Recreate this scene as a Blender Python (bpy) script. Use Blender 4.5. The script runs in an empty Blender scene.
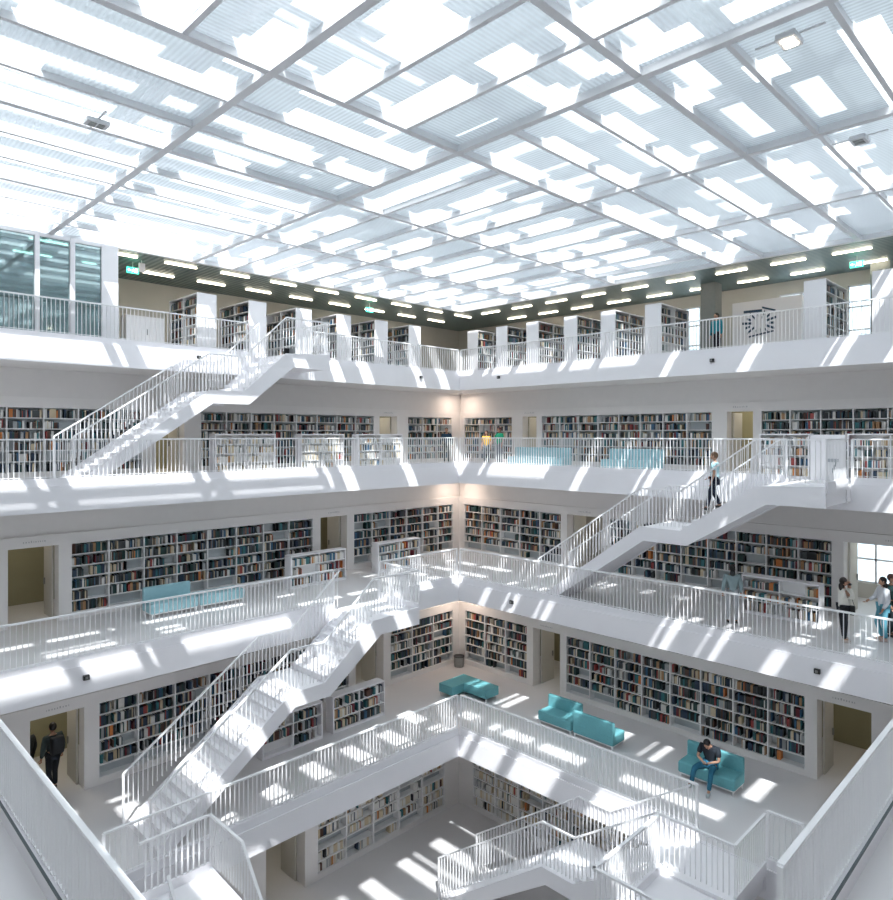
import bpy, math, random
from mathutils import Vector, Matrix
random.seed(7)
SC = bpy.context.scene
COL = SC.collection
R2 = math.sqrt(2)
EYE = 13.99
# ------------------------------------------------------------------ camera
cam = bpy.data.cameras.new('camera'); camo = bpy.data.objects.new('camera', cam); COL.objects.link(camo)
camo.location = (0, 0, EYE); camo.rotation_euler = (math.radians(90), 0, math.radians(-45))
cam.sensor_fit = 'HORIZONTAL'; cam.sensor_width = 36; cam.lens = 674 / 893 * 36
cam.shift_x = 0.0; cam.shift_y = -(450 - 435) / 893.0
cam.clip_start = 0.02; cam.clip_end = 500
SC.camera = camo
# ------------------------------------------------------------------ world, sun, exposure
w = bpy.data.worlds.new('sky'); SC.world = w; w.use_nodes = True
bg = w.node_tree.nodes['Background']; bg.inputs[0].default_value = (0.88, 0.945, 1.0, 1); bg.inputs[1].default_value = 0.58
sun = bpy.data.lights.new('sun', 'SUN'); suno = bpy.data.objects.new('sun', sun); COL.objects.link(suno)
sun.energy = 3.9; sun.angle = math.radians(0.5); sun.color = (1.0, 0.985, 0.96)
suno.rotation_euler = Vector((0.45, 0.55, -1.0)).to_track_quat('-Z', 'Y').to_euler(); suno.location = (0, 0, 40)
VS = SC.view_settings; VS.view_transform = 'Standard'; VS.look = 'None'; VS.gamma = 1; VS.exposure = 2.22
VS.use_curve_mapping = False
CY = SC.cycles
CY.use_denoising = True
CY.max_bounces = 10; CY.diffuse_bounces = 7; CY.glossy_bounces = 3; CY.transmission_bounces = 6; CY.transparent_max_bounces = 12
CY.caustics_reflective = False; CY.caustics_refractive = False; CY.sample_clamp_indirect = 6.0
# portal at the skylight opening (helps the sky light find its way in)
pl = bpy.data.lights.new('skylight_portal', 'AREA'); pl.shape = 'RECTANGLE'; pl.size = 26; pl.size_y = 25
pl.cycles.is_portal = True
plo = bpy.data.objects.new('skylight_portal', pl); COL.objects.link(plo); plo.location = (10.7, 10.2, EYE + 6.15)

# ------------------------------------------------------------------ materials
def mat(name, col, rough=0.6, metal=0.0, noise=0.0, nscale=8.0, bump=0.0, spec=0.5, emit=None, estr=0.0):
    m = bpy.data.materials.new(name); m.use_nodes = True
    nt = m.node_tree; b = nt.nodes['Principled BSDF']
    b.inputs['Base Color'].default_value = (*col, 1); b.inputs['Roughness'].default_value = rough
    b.inputs['Metallic'].default_value = metal; b.inputs['Specular IOR Level'].default_value = spec
    if emit:
        b.inputs['Emission Color'].default_value = (*emit, 1); b.inputs['Emission Strength'].default_value = estr
    if noise or bump:
        tc = nt.nodes.new('ShaderNodeTexCoord'); n = nt.nodes.new('ShaderNodeTexNoise'); n.inputs['Scale'].default_value = nscale
        n.inputs['Detail'].default_value = 3
        nt.links.new(tc.outputs['Object'], n.inputs['Vector'])
        if noise:
            r = nt.nodes.new('ShaderNodeMapRange'); r.inputs[3].default_value = 1 - noise; r.inputs[4].default_value = 1 + noise
            nt.links.new(n.outputs['Fac'], r.inputs[0])
            mx = nt.nodes.new('ShaderNodeVectorMath'); mx.operation = 'SCALE'; mx.inputs[0].default_value = col
            nt.links.new(r.outputs[0], mx.inputs['Scale']); nt.links.new(mx.outputs[0], b.inputs['Base Color'])
        if bump:
            bp = nt.nodes.new('ShaderNodeBump'); bp.inputs['Strength'].default_value = bump
            nt.links.new(n.outputs['Fac'], bp.inputs['Height']); nt.links.new(bp.outputs[0], b.inputs['Normal'])
    return m
WHITE = mat('white_paint', (0.88, 0.87, 0.89), 0.55, noise=0.015, nscale=2)
FASC = mat('white_render', (0.88, 0.87, 0.895), 0.6, noise=0.02, nscale=1.5)
WALLM = mat('warm_white_wall', (0.82, 0.80, 0.785), 0.7, noise=0.02, nscale=1.3)
SOFF = mat('soffit_plaster', (0.79, 0.77, 0.755), 0.75, noise=0.03, nscale=3)
FLOORM = mat('pale_resin_floor', (0.745, 0.73, 0.735), 0.38, noise=0.03, nscale=0.8, spec=0.4)
STEEL = mat('white_powder_coat', (0.90, 0.90, 0.91), 0.4)
KHAKI = mat('olive_concrete', (0.33, 0.31, 0.20), 0.8, noise=0.12, nscale=1.2)
GREYC = mat('grey_concrete', (0.62, 0.60, 0.55), 0.8, noise=0.1, nscale=1.0)
COLM = mat('column_concrete', (0.26, 0.28, 0.27), 0.6, noise=0.08)
NICHE = mat('shelf_back', (0.50, 0.54, 0.56), 0.7)
SHELFM = mat('shelf_white', (0.86, 0.86, 0.86), 0.5)
PAGES = mat('paper_pages', (0.75, 0.72, 0.62), 0.8)
TEAL = mat('turquoise_fabric', (0.14, 0.40, 0.44), 0.85, noise=0.12, nscale=12, bump=0.15)
PALET = mat('pale_blue_fabric', (0.33, 0.56, 0.62), 0.85, noise=0.08, nscale=12, bump=0.15)
BLACKP = mat('black_plastic', (0.02, 0.02, 0.022), 0.4)
BINM = mat('grey_metal_bin', (0.30, 0.31, 0.30), 0.35, metal=0.6)
GREENE = mat('exit_green', (0.02, 0.5, 0.3), 0.5, emit=(0.05, 0.9, 0.55), estr=0.9)
EXITW = mat('exit_white', (0.9, 0.95, 0.92), 0.5, emit=(0.9, 1, 0.95), estr=1.0)
LAMP = mat('warm_lamp', (1, 0.93, 0.8), 0.5, emit=(1.0, 0.86, 0.68), estr=2.6)
INK = mat('navy_print', (0.03, 0.07, 0.12), 0.6)
SIGNM = mat('grey_lettering', (0.5, 0.5, 0.5), 0.6)
GAPM = mat('dark_joint', (0.10, 0.13, 0.14), 0.5)
PLATE = None

def slat_metal():
    m = bpy.data.materials.new('slatted_metal_ceiling'); m.use_nodes = True
    nt = m.node_tree; b = nt.nodes['Principled BSDF']
    b.inputs['Base Color'].default_value = (0.19, 0.25, 0.25, 1); b.inputs['Metallic'].default_value = 0.4; b.inputs['Roughness'].default_value = 0.5
    tc = nt.nodes.new('ShaderNodeTexCoord'); wv = nt.nodes.new('ShaderNodeTexWave'); wv.inputs['Scale'].default_value = 1.6
    wv.bands_direction = 'X'; wv.inputs['Distortion'].default_value = 0
    nt.links.new(tc.outputs['Object'], wv.inputs['Vector'])
    bp = nt.nodes.new('ShaderNodeBump'); bp.inputs['Strength'].default_value = 0.5; bp.inputs['Distance'].default_value = 0.03
    nt.links.new(wv.outputs['Fac'], bp.inputs['Height']); nt.links.new(bp.outputs[0], b.inputs['Normal'])
    r = nt.nodes.new('ShaderNodeMapRange'); r.inputs[3].default_value = 0.8; r.inputs[4].default_value = 1.2
    nt.links.new(wv.outputs['Fac'], r.inputs[0])
    mx = nt.nodes.new('ShaderNodeVectorMath'); mx.operation = 'SCALE'; mx.inputs[0].default_value = (0.19, 0.25, 0.25)
    nt.links.new(r.outputs[0], mx.inputs['Scale']); nt.links.new(mx.outputs[0], b.inputs['Base Color'])
    return m
SLAT = slat_metal()

def sheet_mat(name, axis, clear):
    """ribbed translucent ceiling glass: part clear, part milky"""
    m = bpy.data.materials.new(name); m.use_nodes = True
    nt = m.node_tree; nt.nodes.clear()
    out = nt.nodes.new('ShaderNodeOutputMaterial')
    tr = nt.nodes.new('ShaderNodeBsdfTransparent'); tr.inputs[0].default_value = (0.93, 0.97, 1, 1)
    tl = nt.nodes.new('ShaderNodeBsdfTranslucent'); tl.inputs[0].default_value = (0.66, 0.70, 0.73, 1)
    df = nt.nodes.new('ShaderNodeBsdfDiffuse'); df.inputs[0].default_value = (0.70, 0.77, 0.80, 1)
    m1 = nt.nodes.new('ShaderNodeMixShader'); m1.inputs[0].default_value = 0.25
    nt.links.new(tl.outputs[0], m1.inputs[1]); nt.links.new(df.outputs[0], m1.inputs[2])
    tc = nt.nodes.new('ShaderNodeTexCoord'); wv = nt.nodes.new('ShaderNodeTexWave'); wv.inputs['Scale'].default_value = 3.4
    wv.bands_direction = axis; wv.inputs['Distortion'].default_value = 0
    nt.links.new(tc.outputs['Object'], wv.inputs['Vector'])
    r = nt.nodes.new('ShaderNodeMapRange'); r.inputs[3].default_value = clear - 0.10; r.inputs[4].default_value = clear + 0.10
    nt.links.new(wv.outputs['Fac'], r.inputs[0])
    m2 = nt.nodes.new('ShaderNodeMixShader')
    nt.links.new(r.outputs[0], m2.inputs[0]); nt.links.new(m1.outputs[0], m2.inputs[1]); nt.links.new(tr.outputs[0], m2.inputs[2])
    nt.links.new(m2.outputs[0], out.inputs[0])
    return m
SHEETX = sheet_mat('ribbed_glass_x', 'X', 0.38); SHEETY = sheet_mat('ribbed_glass_y', 'Y', 0.38)

def milky(name, col, k):
    m = bpy.data.materials.new(name); m.use_nodes = True
    nt = m.node_tree; nt.nodes.clear(); out = nt.nodes.new('ShaderNodeOutputMaterial')
    tl = nt.nodes.new('ShaderNodeBsdfTranslucent'); tl.inputs[0].default_value = (*col, 1)
    df = nt.nodes.new('ShaderNodeBsdfDiffuse'); df.inputs[0].default_value = (*col, 1)
    mx = nt.nodes.new('ShaderNodeMixShader'); mx.inputs[0].default_value = k
    nt.links.new(tl.outputs[0], mx.inputs[1]); nt.links.new(df.outputs[0], mx.inputs[2]); nt.links.new(mx.outputs[0], out.inputs[0])
    return m
PLATE = milky('milky_roof_glass', (0.46, 0.485, 0.50), 0.40)

def glass(name, col, k):
    m = bpy.data.materials.new(name); m.use_nodes = True
    nt = m.node_tree; nt.nodes.clear(); out = nt.nodes.new('ShaderNodeOutputMaterial')
    tr = nt.nodes.new('ShaderNodeBsdfTransparent'); tr.inputs[0].default_value = (*col, 1)
    gl = nt.nodes.new('ShaderNodeBsdfGlossy'); gl.inputs['Roughness'].default_value = 0.05; gl.inputs[0].default_value = (0.8, 0.95, 0.97, 1)
    mx = nt.nodes.new('ShaderNodeMixShader'); mx.inputs[0].default_value = k
    nt.links.new(tr.outputs[0], mx.inputs[1]); nt.links.new(gl.outputs[0], mx.inputs[2]); nt.links.new(mx.outputs[0], out.inputs[0])
    return m
GLASS = glass('tinted_glass', (0.30, 0.48, 0.50), 0.30); CLEAR = glass('window_glass', (0.85, 0.93, 0.97), 0.08)

# ------------------------------------------------------------------ helpers
ROOT = {}
class MB:
    def __init__(s): s.v = []; s.f = []; s.m = []
    def box(s, x0, x1, y0, y1, z0, z1, mi=0):
        if x0 > x1: x0, x1 = x1, x0
        if y0 > y1: y0, y1 = y1, y0
        if z0 > z1: z0, z1 = z1, z0
        n = len(s.v)
        s.v += [(x0,y0,z0),(x1,y0,z0),(x1,y1,z0),(x0,y1,z0),(x0,y0,z1),(x1,y0,z1),(x1,y1,z1),(x0,y1,z1)]
        s.f += [tuple(n+i for i in q) for q in ((0,3,2,1),(4,5,6,7),(0,1,5,4),(1,2,6,5),(2,3,7,6),(3,0,4,7))]; s.m += [mi]*6
        return s
    def hexa(s, P, mi=0):   # 8 points: bottom ring, top ring
        n = len(s.v); s.v += [tuple(p) for p in P]
        s.f += [tuple(n+i for i in q) for q in ((0,3,2,1),(4,5,6,7),(0,1,5,4),(1,2,6,5),(2,3,7,6),(3,0,4,7))]; s.m += [mi]*6
        return s
    def bar(s, a, b, wx, h, mi=0):   # rectangular bar from a to b, width wx horizontal, height h
        a = Vector(a); b = Vector(b); d = (b-a); hd = Vector((d.x, d.y, 0))
        if hd.length < 1e-6: hd = Vector((1,0,0))
        hd.normalize(); n = Vector((-hd.y, hd.x, 0)) * wx/2; u = Vector((0,0,h/2))
        return s.hexa([a-n-u, b-n-u, b+n-u, a+n-u, a-n+u, b-n+u, b+n+u, a+n+u], mi)
    def prism(s, poly, fn, w0, w1, mi=0):  # poly of (u,z); fn(u,w,z)->xyz
        n = len(s.v); k = len(poly)
        s.v += [fn(u, w0, z) for u, z in poly] + [fn(u, w1, z) for u, z in poly]
        s.f += [tuple(range(n, n+k)), tuple(range(n+2*k-1, n+k-1, -1))]; s.m += [mi]*2
        for i in range(k):
            j = (i+1) % k; s.f.append((n+i, n+k+i, n+k+j, n+j)); s.m.append(mi)
        return s
    def cyl(s, c, r, h, seg=16, r2=None, mi=0):
        r2 = r if r2 is None else r2; n = len(s.v)
        for (rr, zz) in ((r, 0), (r2, h)):
            for i in range(seg):
                a = 2*math.pi*i/seg; s.v.append((c[0]+rr*math.cos(a), c[1]+rr*math.sin(a), c[2]+zz))
        s.f.append(tuple(n+i for i in range(seg-1, -1, -1))); s.f.append(tuple(n+seg+i for i in range(seg))); s.m += [mi]*2
        for i in range(seg):
            j = (i+1) % seg; s.f.append((n+i, n+j, n+seg+j, n+seg+i)); s.m.append(mi)
        return s
    def ell(s, c, r, seg=14, rings=10, mi=0, tilt=0.0):
        n = len(s.v); ct, st = math.cos(tilt), math.sin(tilt)
        def T(x, y, z):
            y, z = y*ct - z*st, y*st + z*ct
            return (c[0]+x, c[1]+y, c[2]+z)
        for j in range(1, rings):
            t = math.pi*j/rings
            for i in range(seg):
                a = 2*math.pi*i/seg
                s.v.append(T(r[0]*math.sin(t)*math.cos(a), r[1]*math.sin(t)*math.sin(a), r[2]*math.cos(t)))
        top = len(s.v); s.v.append(T(0, 0, r[2])); bot = len(s.v); s.v.append(T(0, 0, -r[2]))
        for j in range(rings-2):
            for i in range(seg):
                k = (i+1) % seg
                s.f.append((n+j*seg+i, n+(j+1)*seg+i, n+(j+1)*seg+k, n+j*seg+k)); s.m.append(mi)
        for i in range(seg):
            k = (i+1) % seg
            s.f.append((top, n+i, n+k)); s.f.append((bot, n+(rings-2)*seg+k, n+(rings-2)*seg+i)); s.m += [mi]*2
        return s
    def mesh(s, name, mats, off=(0,0,0)):
        me = bpy.data.meshes.new(name)
        me.from_pydata([(v[0]-off[0], v[1]-off[1], v[2]-off[2]) for v in s.v], [], s.f)
        for m in (mats if isinstance(mats, (list, tuple)) else [mats]): me.materials.append(m)
        me.polygons.foreach_set('material_index', s.m); me.update()
        return me
    def build(s, name, mats, parent=None, local=False, origin=None, smooth=False, bevel=0):
        off = (0,0,0)
        if parent is not None and not local: off = ROOT[parent.name]
        if parent is None and origin is not None: off = origin
        me = s.mesh(name, mats, off)
        if smooth: me.polygons.foreach_set('use_smooth', [True]*len(me.polygons))
        o = bpy.data.objects.new(name, me); COL.objects.link(o)
        if parent is not None: o.parent = parent; ROOT[o.name] = ROOT[parent.name]
        elif origin is not None: o.location = origin; ROOT[o.name] = tuple(origin)
        else: ROOT[o.name] = (0,0,0)
        if bevel:
            bv = o.modifiers.new('bevel', 'BEVEL'); bv.width = bevel; bv.segments = 2; bv.limit_method = 'ANGLE'
        return o
def tag(o, label=None, cat=None, group=None, kind=None):
    if label: o['label'] = label
    if cat: o['category'] = cat
    if group: o['group'] = group
    if kind: o['kind'] = kind
    return o
def thing(name, label, cat, loc, rz=0, group=None):
    o = bpy.data.objects.new(name, None); COL.objects.link(o); o.location = loc; o.rotation_euler = (0,0,rz)
    o.empty_display_size = 0.1
    ROOT[o.name] = tuple(loc); return tag(o, label, cat, group)
SLABEL = {}
def struct(name, mb, m, label=None):
    o = mb.build(name, m); o['kind'] = 'structure'
    if label: o['label'] = label
    return o
def copy_part(src, parent, loc=(0,0,0), rz=0):
    c = src.copy(); COL.objects.link(c); c.parent = parent; c.location = loc; c.rotation_euler = (0,0,rz); return c
def px(p):   # where a world point lies in the frame, used only to find which books are nearest to the viewer
    D = (p[0]+p[1])/R2
    return (446.5 + 674*(p[0]-p[1])/R2/D, 435 - 674*(p[2]-EYE)/D, D)

# ------------------------------------------------------------------ levels
F = [0.0, 4.2, 8.4, 12.6, 16.8]
FX = [13.35, 15.85, 18.4, 20.85, 23.3]      # far void edge, x
FY = [12.8, 15.27, 17.75, 20.1, 22.4]       # far void edge, y
NR = [7.5, 5.0, 2.5, -0.15, -2.6]           # near void edges
WX = [18.5, 20.96, 23.4, 25.9, 28.3]
WY = [17.83, 20.2, 22.55, 24.9, 27.3]
CEIL = EYE + 6.05
LV = ['lowest', 'sofa', 'second', 'third', 'top']
def ring(mb, ix0, ix1, iy0, iy1, ox0, ox1, oy0, oy1, z0, z1, mi=0):
    mb.box(ox0, ix0, oy0, oy1, z0, z1, mi); mb.box(ix1, ox1, oy0, oy1, z0, z1, mi)
    mb.box(ix0, ix1, oy0, iy0, z0, z1, mi); mb.box(ix0, ix1, iy1, oy1, z0, z1, mi)
def near_wall(k): return NR[k] - 5.1
# floors
struct('floor', MB().box(-10, 24, -10, 24, -0.3, 0), FLOORM)
for k in range(1, 5):
    mb = MB(); nw = near_wall(k)
    ring(mb, NR[k], FX[k], NR[k], FY[k], nw-0.4, WX[k]+3.6, nw-0.4, WY[k]+3.6, F[k]-0.06, F[k])
    struct('floor', mb, FLOORM)
    mb = MB()
    ring(mb, NR[k], FX[k], NR[k], FY[k], nw-0.4, WX[k]+3.6, nw-0.4, WY[k]+3.6, F[k]-0.65, F[k]-0.06)
    struct('ceiling', mb, SOFF)
    mb = MB()
    ring(mb, NR[k]+0.0, FX[k]-0.0, NR[k]+0.0, FY[k]-0.0, NR[k]-0.03, FX[k]+0.03, NR[k]-0.03, FY[k]+0.03, F[k]-0.68, F[k]+0.0)
    # fascia board hung just proud of the slab edge
    mb = MB()
    ring(mb, NR[k]+0.04, FX[k]-0.04, NR[k]+0.04, FY[k]-0.04, NR[k]-0.001, FX[k]+0.001, NR[k]-0.001, FY[k]+0.001, F[k]-0.67, F[k]+0.02)
    struct('trim_1', mb, FASC)

# walls with recesses ----------------------------------------------
def fr(side, W):
    if side == 'left': return lambda u, d, z: (u, W+d, z)
    return lambda u, d, z: (W+d, u, z)
def fbox(mb, fn, u0, u1, d0, d1, z0, z1, mi=0):
    a = fn(u0, d0, z0); b = fn(u1, d1, z1); mb.box(a[0], b[0], a[1], b[1], z0, z1, mi)
NZ0, NZ1, DZ = 0.18, 2.29, 2.29
def gallery_wall(k, side, W, u0, u1, niches, doors, top):
    fn = fr(side, W); z = F[k]; mb = MB()
    ops = sorted([(a, b, 'n') for a, b in niches] + [(a, b, 'd') for a, b in doors])
    cur = u0
    for a, b, t in ops:
        fbox(mb, fn, cur, a, 0, 0.45, z, z+2.62)
        fbox(mb, fn, a, b, 0, 0.45, z+NZ1, z+2.62)
        if t == 'n':
            fbox(mb, fn, a, b, 0, 0.45, z, z+NZ0); fbox(mb, fn, a, b, 0.34, 0.45, z+NZ0, z+NZ1)
        cur = b
    fbox(mb, fn, cur, u1, 0, 0.45, z, z+2.62)
    struct('wall_'+side, mb, WALLM)
    mb = MB(); fbox(mb, fn, u0, u1, 0.06, 0.45, z+2.62, top)
    u = u0 + 2.1
    struct('wall_'+side, mb, SOFF)
    # outer wall of the rooms behind
    if not (k == 2 and side == 'right'):
        mb = MB(); fbox(mb, fn, u0, u1+3, 3.1, 3.4, z, top); struct('wall_'+side, mb, KHAKI)
LEFT = {0: ([(12.1, 17.75)], [(10.3, 11.65)]),
        1: ([(6.45, 15.1), (17.1, 20.6)], [(4.77, 6.08), (15.4, 16.75)]),
        2: ([(6.42, 15.1), (17.1, 23.0)], [(4.77, 6.08), (15.45, 16.75)]),
        3: ([(4.2, 9.4), (11.6, 20.06), (22.2, 25.3)], [(9.9, 10.95), (20.4, 21.5)])}
RIGHT = {0: ([(8.5, 17.1)], []),
         1: ([(6.4, 14.65), (16.49, 19.85)], [(4.75, 6.09), (14.92, 16.19)]),
         2: ([(6.37, 14.3), (16.6, 22.2)], [(3.3, 6.05), (14.6, 16.3)]),
         3: ([(3.4, 9.42), (11.26, 19.5), (21.31, 24.6)], [(9.71, 10.68), (19.8, 20.65)])}
for k in range(4):
    top = F[k+1]-0.65
    gallery_wall(k, 'left', WY[k], near_wall(k), WX[k]+0.45, *LEFT[k], top)
    gallery_wall(k, 'right', WX[k], near_wall(k), WY[k], *RIGHT[k], top)
    mb = MB(); nw = near_wall(k)
    mb.box(nw-0.4, nw, nw, WY[k]+3.4, F[k], top); mb.box(nw, WX[k]+3.4, nw-0.4, nw, F[k], top)
    struct('wall_back', mb, WALLM)
# top floor walls
fl = fr('left', WY[4]); mb = MB(); fbox(mb, fl, near_wall(4), WX[4]+0.3, 0, 0.3, F[4], CEIL); struct('wall_left', mb, GREYC)
f4 = fr('right', WX[4])
mb = MB(); wins = [(3.0, 4.9), (5.6, 7.2), (8.0, 9.6), (12.1, 13.6), (14.4, 15.2)]
cur = near_wall(4)
for a, b in wins:
    fbox(mb, f4, cur, a, 0, 0.3, F[4], CEIL); fbox(mb, f4, a, b, 0, 0.3, F[4], F[4]+0.25); fbox(mb, f4, a, b, 0, 0.3, F[4]+2.75, CEIL); cur = b
fbox(mb, f4, cur, WY[4], 0, 0.3, F[4], CEIL); struct('wall_right', mb, GREYC)
for i, (a, b) in enumerate(wins):
    fm = MB(); g = MB()
    for u in (a, (a+b)/2-0.03, b-0.06): fbox(fm, f4, u, u+0.06, 0.05, 0.13, F[4]+0.25, F[4]+2.75)
    for z in (0.25, 1.05, 1.9, 2.69): fbox(fm, f4, a, b, 0.05, 0.13, F[4]+z, F[4]+z+0.06)
    o = struct('window_%d' % (i+1), fm, WHITE)
    fbox(g, f4, a, b, 0.085, 0.095, F[4]+0.25, F[4]+2.75); g.build('pane', CLEAR, o)
nw = near_wall(4); mb = MB(); mb.box(nw-0.4, nw, nw, WY[4]+0.3, F[4], CEIL); mb.box(nw, WX[4]+0.3, nw-0.4, nw, F[4], CEIL); struct('wall_back', mb, WALLM)
# window wall behind the wide doorway on the second gallery, right
fn = fr('right', WX[2]+3.1); z = F[2]; top = F[3]-0.65
mb = MB(); fbox(mb, fn, near_wall(2), 3.2, 0, 0.3, z, top); fbox(mb, fn, 6.6, WY[2]+3, 0, 0.3, z, top)
fbox(mb, fn, 3.2, 6.6, 0, 0.3, z, z+0.5); fbox(mb, fn, 3.2, 6.6, 0, 0.3, z+2.9, top); struct('wall_right', mb, GREYC)
fm = MB(); g = MB()
for i in range(6): u = 3.2+i*(3.34/5); fbox(fm, fn, u, u+0.06, 0.1, 0.18, z+0.5, z+2.9)
for zz in (0.5, 1.3, 2.1, 2.84): fbox(fm, fn, 3.2, 6.6, 0.1, 0.18, z+zz, z+zz+0.06)
o = struct('window_6', fm, WHITE); fbox(g, fn, 3.2, 6.6, 0.135, 0.145, z+0.5, z+2.9); g.build('pane', CLEAR, o)

# ------------------------------------------------------------------ skylight ceiling
SX0, SX1, SY0, SY1 = -3.1, 23.9, -2.85, 22.95
mb = MB(); ring(mb, SX0, SX1, SY0, SY1, near_wall(4)-0.4, WX[4]+0.3, near_wall(4)-0.4, WY[4]+0.3, CEIL, CEIL+0.35)
struct('ceiling', mb, SLAT)
ROOFZ = CEIL + 1.5
mb = MB(); ring(mb, SX0, SX1, SY0, SY1, SX0-0.2, SX1+0.2, SY0-0.2, SY1+0.2, CEIL+0.35, ROOFZ+0.3)
struct('trim_2', mb, FASC)
GX = [SX0 + 4.5*i for i in range(7)]; GY = [SY0 + 4.3*i for i in range(7)]
major = MB(); minor = MB(); shx = MB(); shy = MB(); plates = MB(); thin = MB()
for gx in GX: major.box(gx-0.08, gx+0.08, SY0, SY1, CEIL-0.02, CEIL+0.30)
for gy in GY: major.box(SX0, SX1, gy-0.075, gy+0.075, CEIL-0.012, CEIL+0.292)
rr = random.Random(11)
def plate_strip(a0, a1, b0, b1, along_x, mode=0):
    """one strip of roof glass, a0..a1 along, b0..b1 across, with one or two clear openings"""
    L = a1-a0; q = rr.random()
    if q < 0.30: ops = [(0.12, 0.86)]
    elif q < 0.60: ops = [(0.08, 0.44), (0.54, 0.92)]
    elif q < 0.78: ops = [(0.05, 0.25), (0.36, 0.95)]
    elif q < 0.90: ops = [(0.45, 0.9)]
    else: ops = [(0.1, 0.26)]
    wq = rr.choice([0.36, 0.42, 0.5, 0.58]); c0 = b0 + rr.uniform(0.12, 0.3)
    if mode == 1: ops = [(0.06, 0.94)]; c0 = b0+0.5; wq = 0.48  # openings laid out to throw sun streaks onto the gallery fascias
    if mode == 2 and q < 0.8: ops = [(0.10, 0.90)] if q < 0.4 else [(0.08, 0.46), (0.54, 0.92)]; wq = 0.42
    c1 = min(c0 + wq*(b1-b0), b1-0.06)
    def bx(p0, p1, q0, q1):
        if along_x: plates.box(p0, p1, q0, q1, ROOFZ, ROOFZ+0.05)
        else: plates.box(q0, q1, p0, p1, ROOFZ, ROOFZ+0.05)
    bx(a0, a1, b0, c0); bx(a0, a1, c1, b1)
    cur = a0
    for s, e in ops:
        bx(cur, a0+s*L, c0, c1); cur = a0+e*L
    bx(cur, a1, c0, c1)
for i in range(6):
    for j in range(6):
        x0, x1, y0, y1 = GX[i], GX[i+1], GY[j], GY[j+1]
        along_x = (i >= 3) == (j < 3)
        (shy if along_x else shx).v.extend([]); tgt = shx if along_x else shy
        n = len(tgt.v); zc = CEIL+0.12
        tgt.v += [(x0, y0, zc), (x1, y0, zc), (x1, y1, zc), (x0, y1, zc)]; tgt.f.append((n, n+1, n+2, n+3)); tgt.m.append(0)
        if along_x:
            st = (y1-y0)/3
            for q in (1, 2): minor.box(x0, x1, y0+q*st-0.045, y0+q*st+0.045, CEIL, CEIL+0.2)
            for q in range(3): plate_strip(x0, x1, y0+q*st, y0+(q+1)*st, True, 1 if (i < 3 and j >= 4) else 2)
        else:
            st = (x1-x0)/3
            for q in (1, 2): minor.box(x0+q*st-0.045, x0+q*st+0.045, y0, y1, CEIL, CEIL+0.2)
            for q in range(3): plate_strip(y0, y1, x0+q*st, x0+(q+1)*st, False, 2 if j >= 3 else 0)
BEAM = mat('grey_white_beam', (0.78, 0.79, 0.81), 0.5)
struct('trim_3', major, BEAM); struct('trim_4', minor, BEAM)
struct('ceiling', shx, SHEETX); struct('ceiling', shy, SHEETY); struct('ceiling', plates, PLATE)
rb = MB()
for gx in GX: rb.box(gx-0.12, gx+0.12, SY0, SY1, ROOFZ-0.25, ROOFZ-0.001)
for gy in GY: rb.box(SX0, SX1, gy-0.115, gy+0.115, ROOFZ-0.24, ROOFZ-0.006)
struct('trim_5', rb, BEAM)

# ------------------------------------------------------------------ railings
bal_me = {}
def baluster_mesh(h, axis):
    key = (round(h, 3), axis)
    if key not in bal_me:
        m = MB()
        if axis == 'x': m.box(-0.006, 0.006, -0.019, 0.019, 0, h)
        else: m.box(-0.019, 0.019, -0.006, 0.006, 0, h)
        bal_me[key] = m.mesh('baluster', STEEL)
    return bal_me[key]
def put_balusters(root, pts, h, axis):
    """pts = world base points; the hundred nearest are parts, the rest one counted-out part"""
    pts = sorted(pts, key=lambda p: (Vector(p)-Vector((0,0,EYE))).length)
    r = Vector(ROOT[root.name]); me = baluster_mesh(h, axis)
    first = pts[:98]; rest = pts[98:]
    for p in first:
        o = bpy.data.objects.new('baluster', me); COL.objects.link(o); o.parent = root; o.location = Vector(p)-r
    if rest:
        mb = MB()
        for p in rest:
            a, b = (0.006, 0.019) if axis == 'x' else (0.019, 0.006)
            mb.box(p[0]-a, p[0]+a, p[1]-b, p[1]+b, p[2], p[2]+h)
        o = mb.build('balusters', STEEL, root); o['kind'] = 'stuff'
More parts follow.
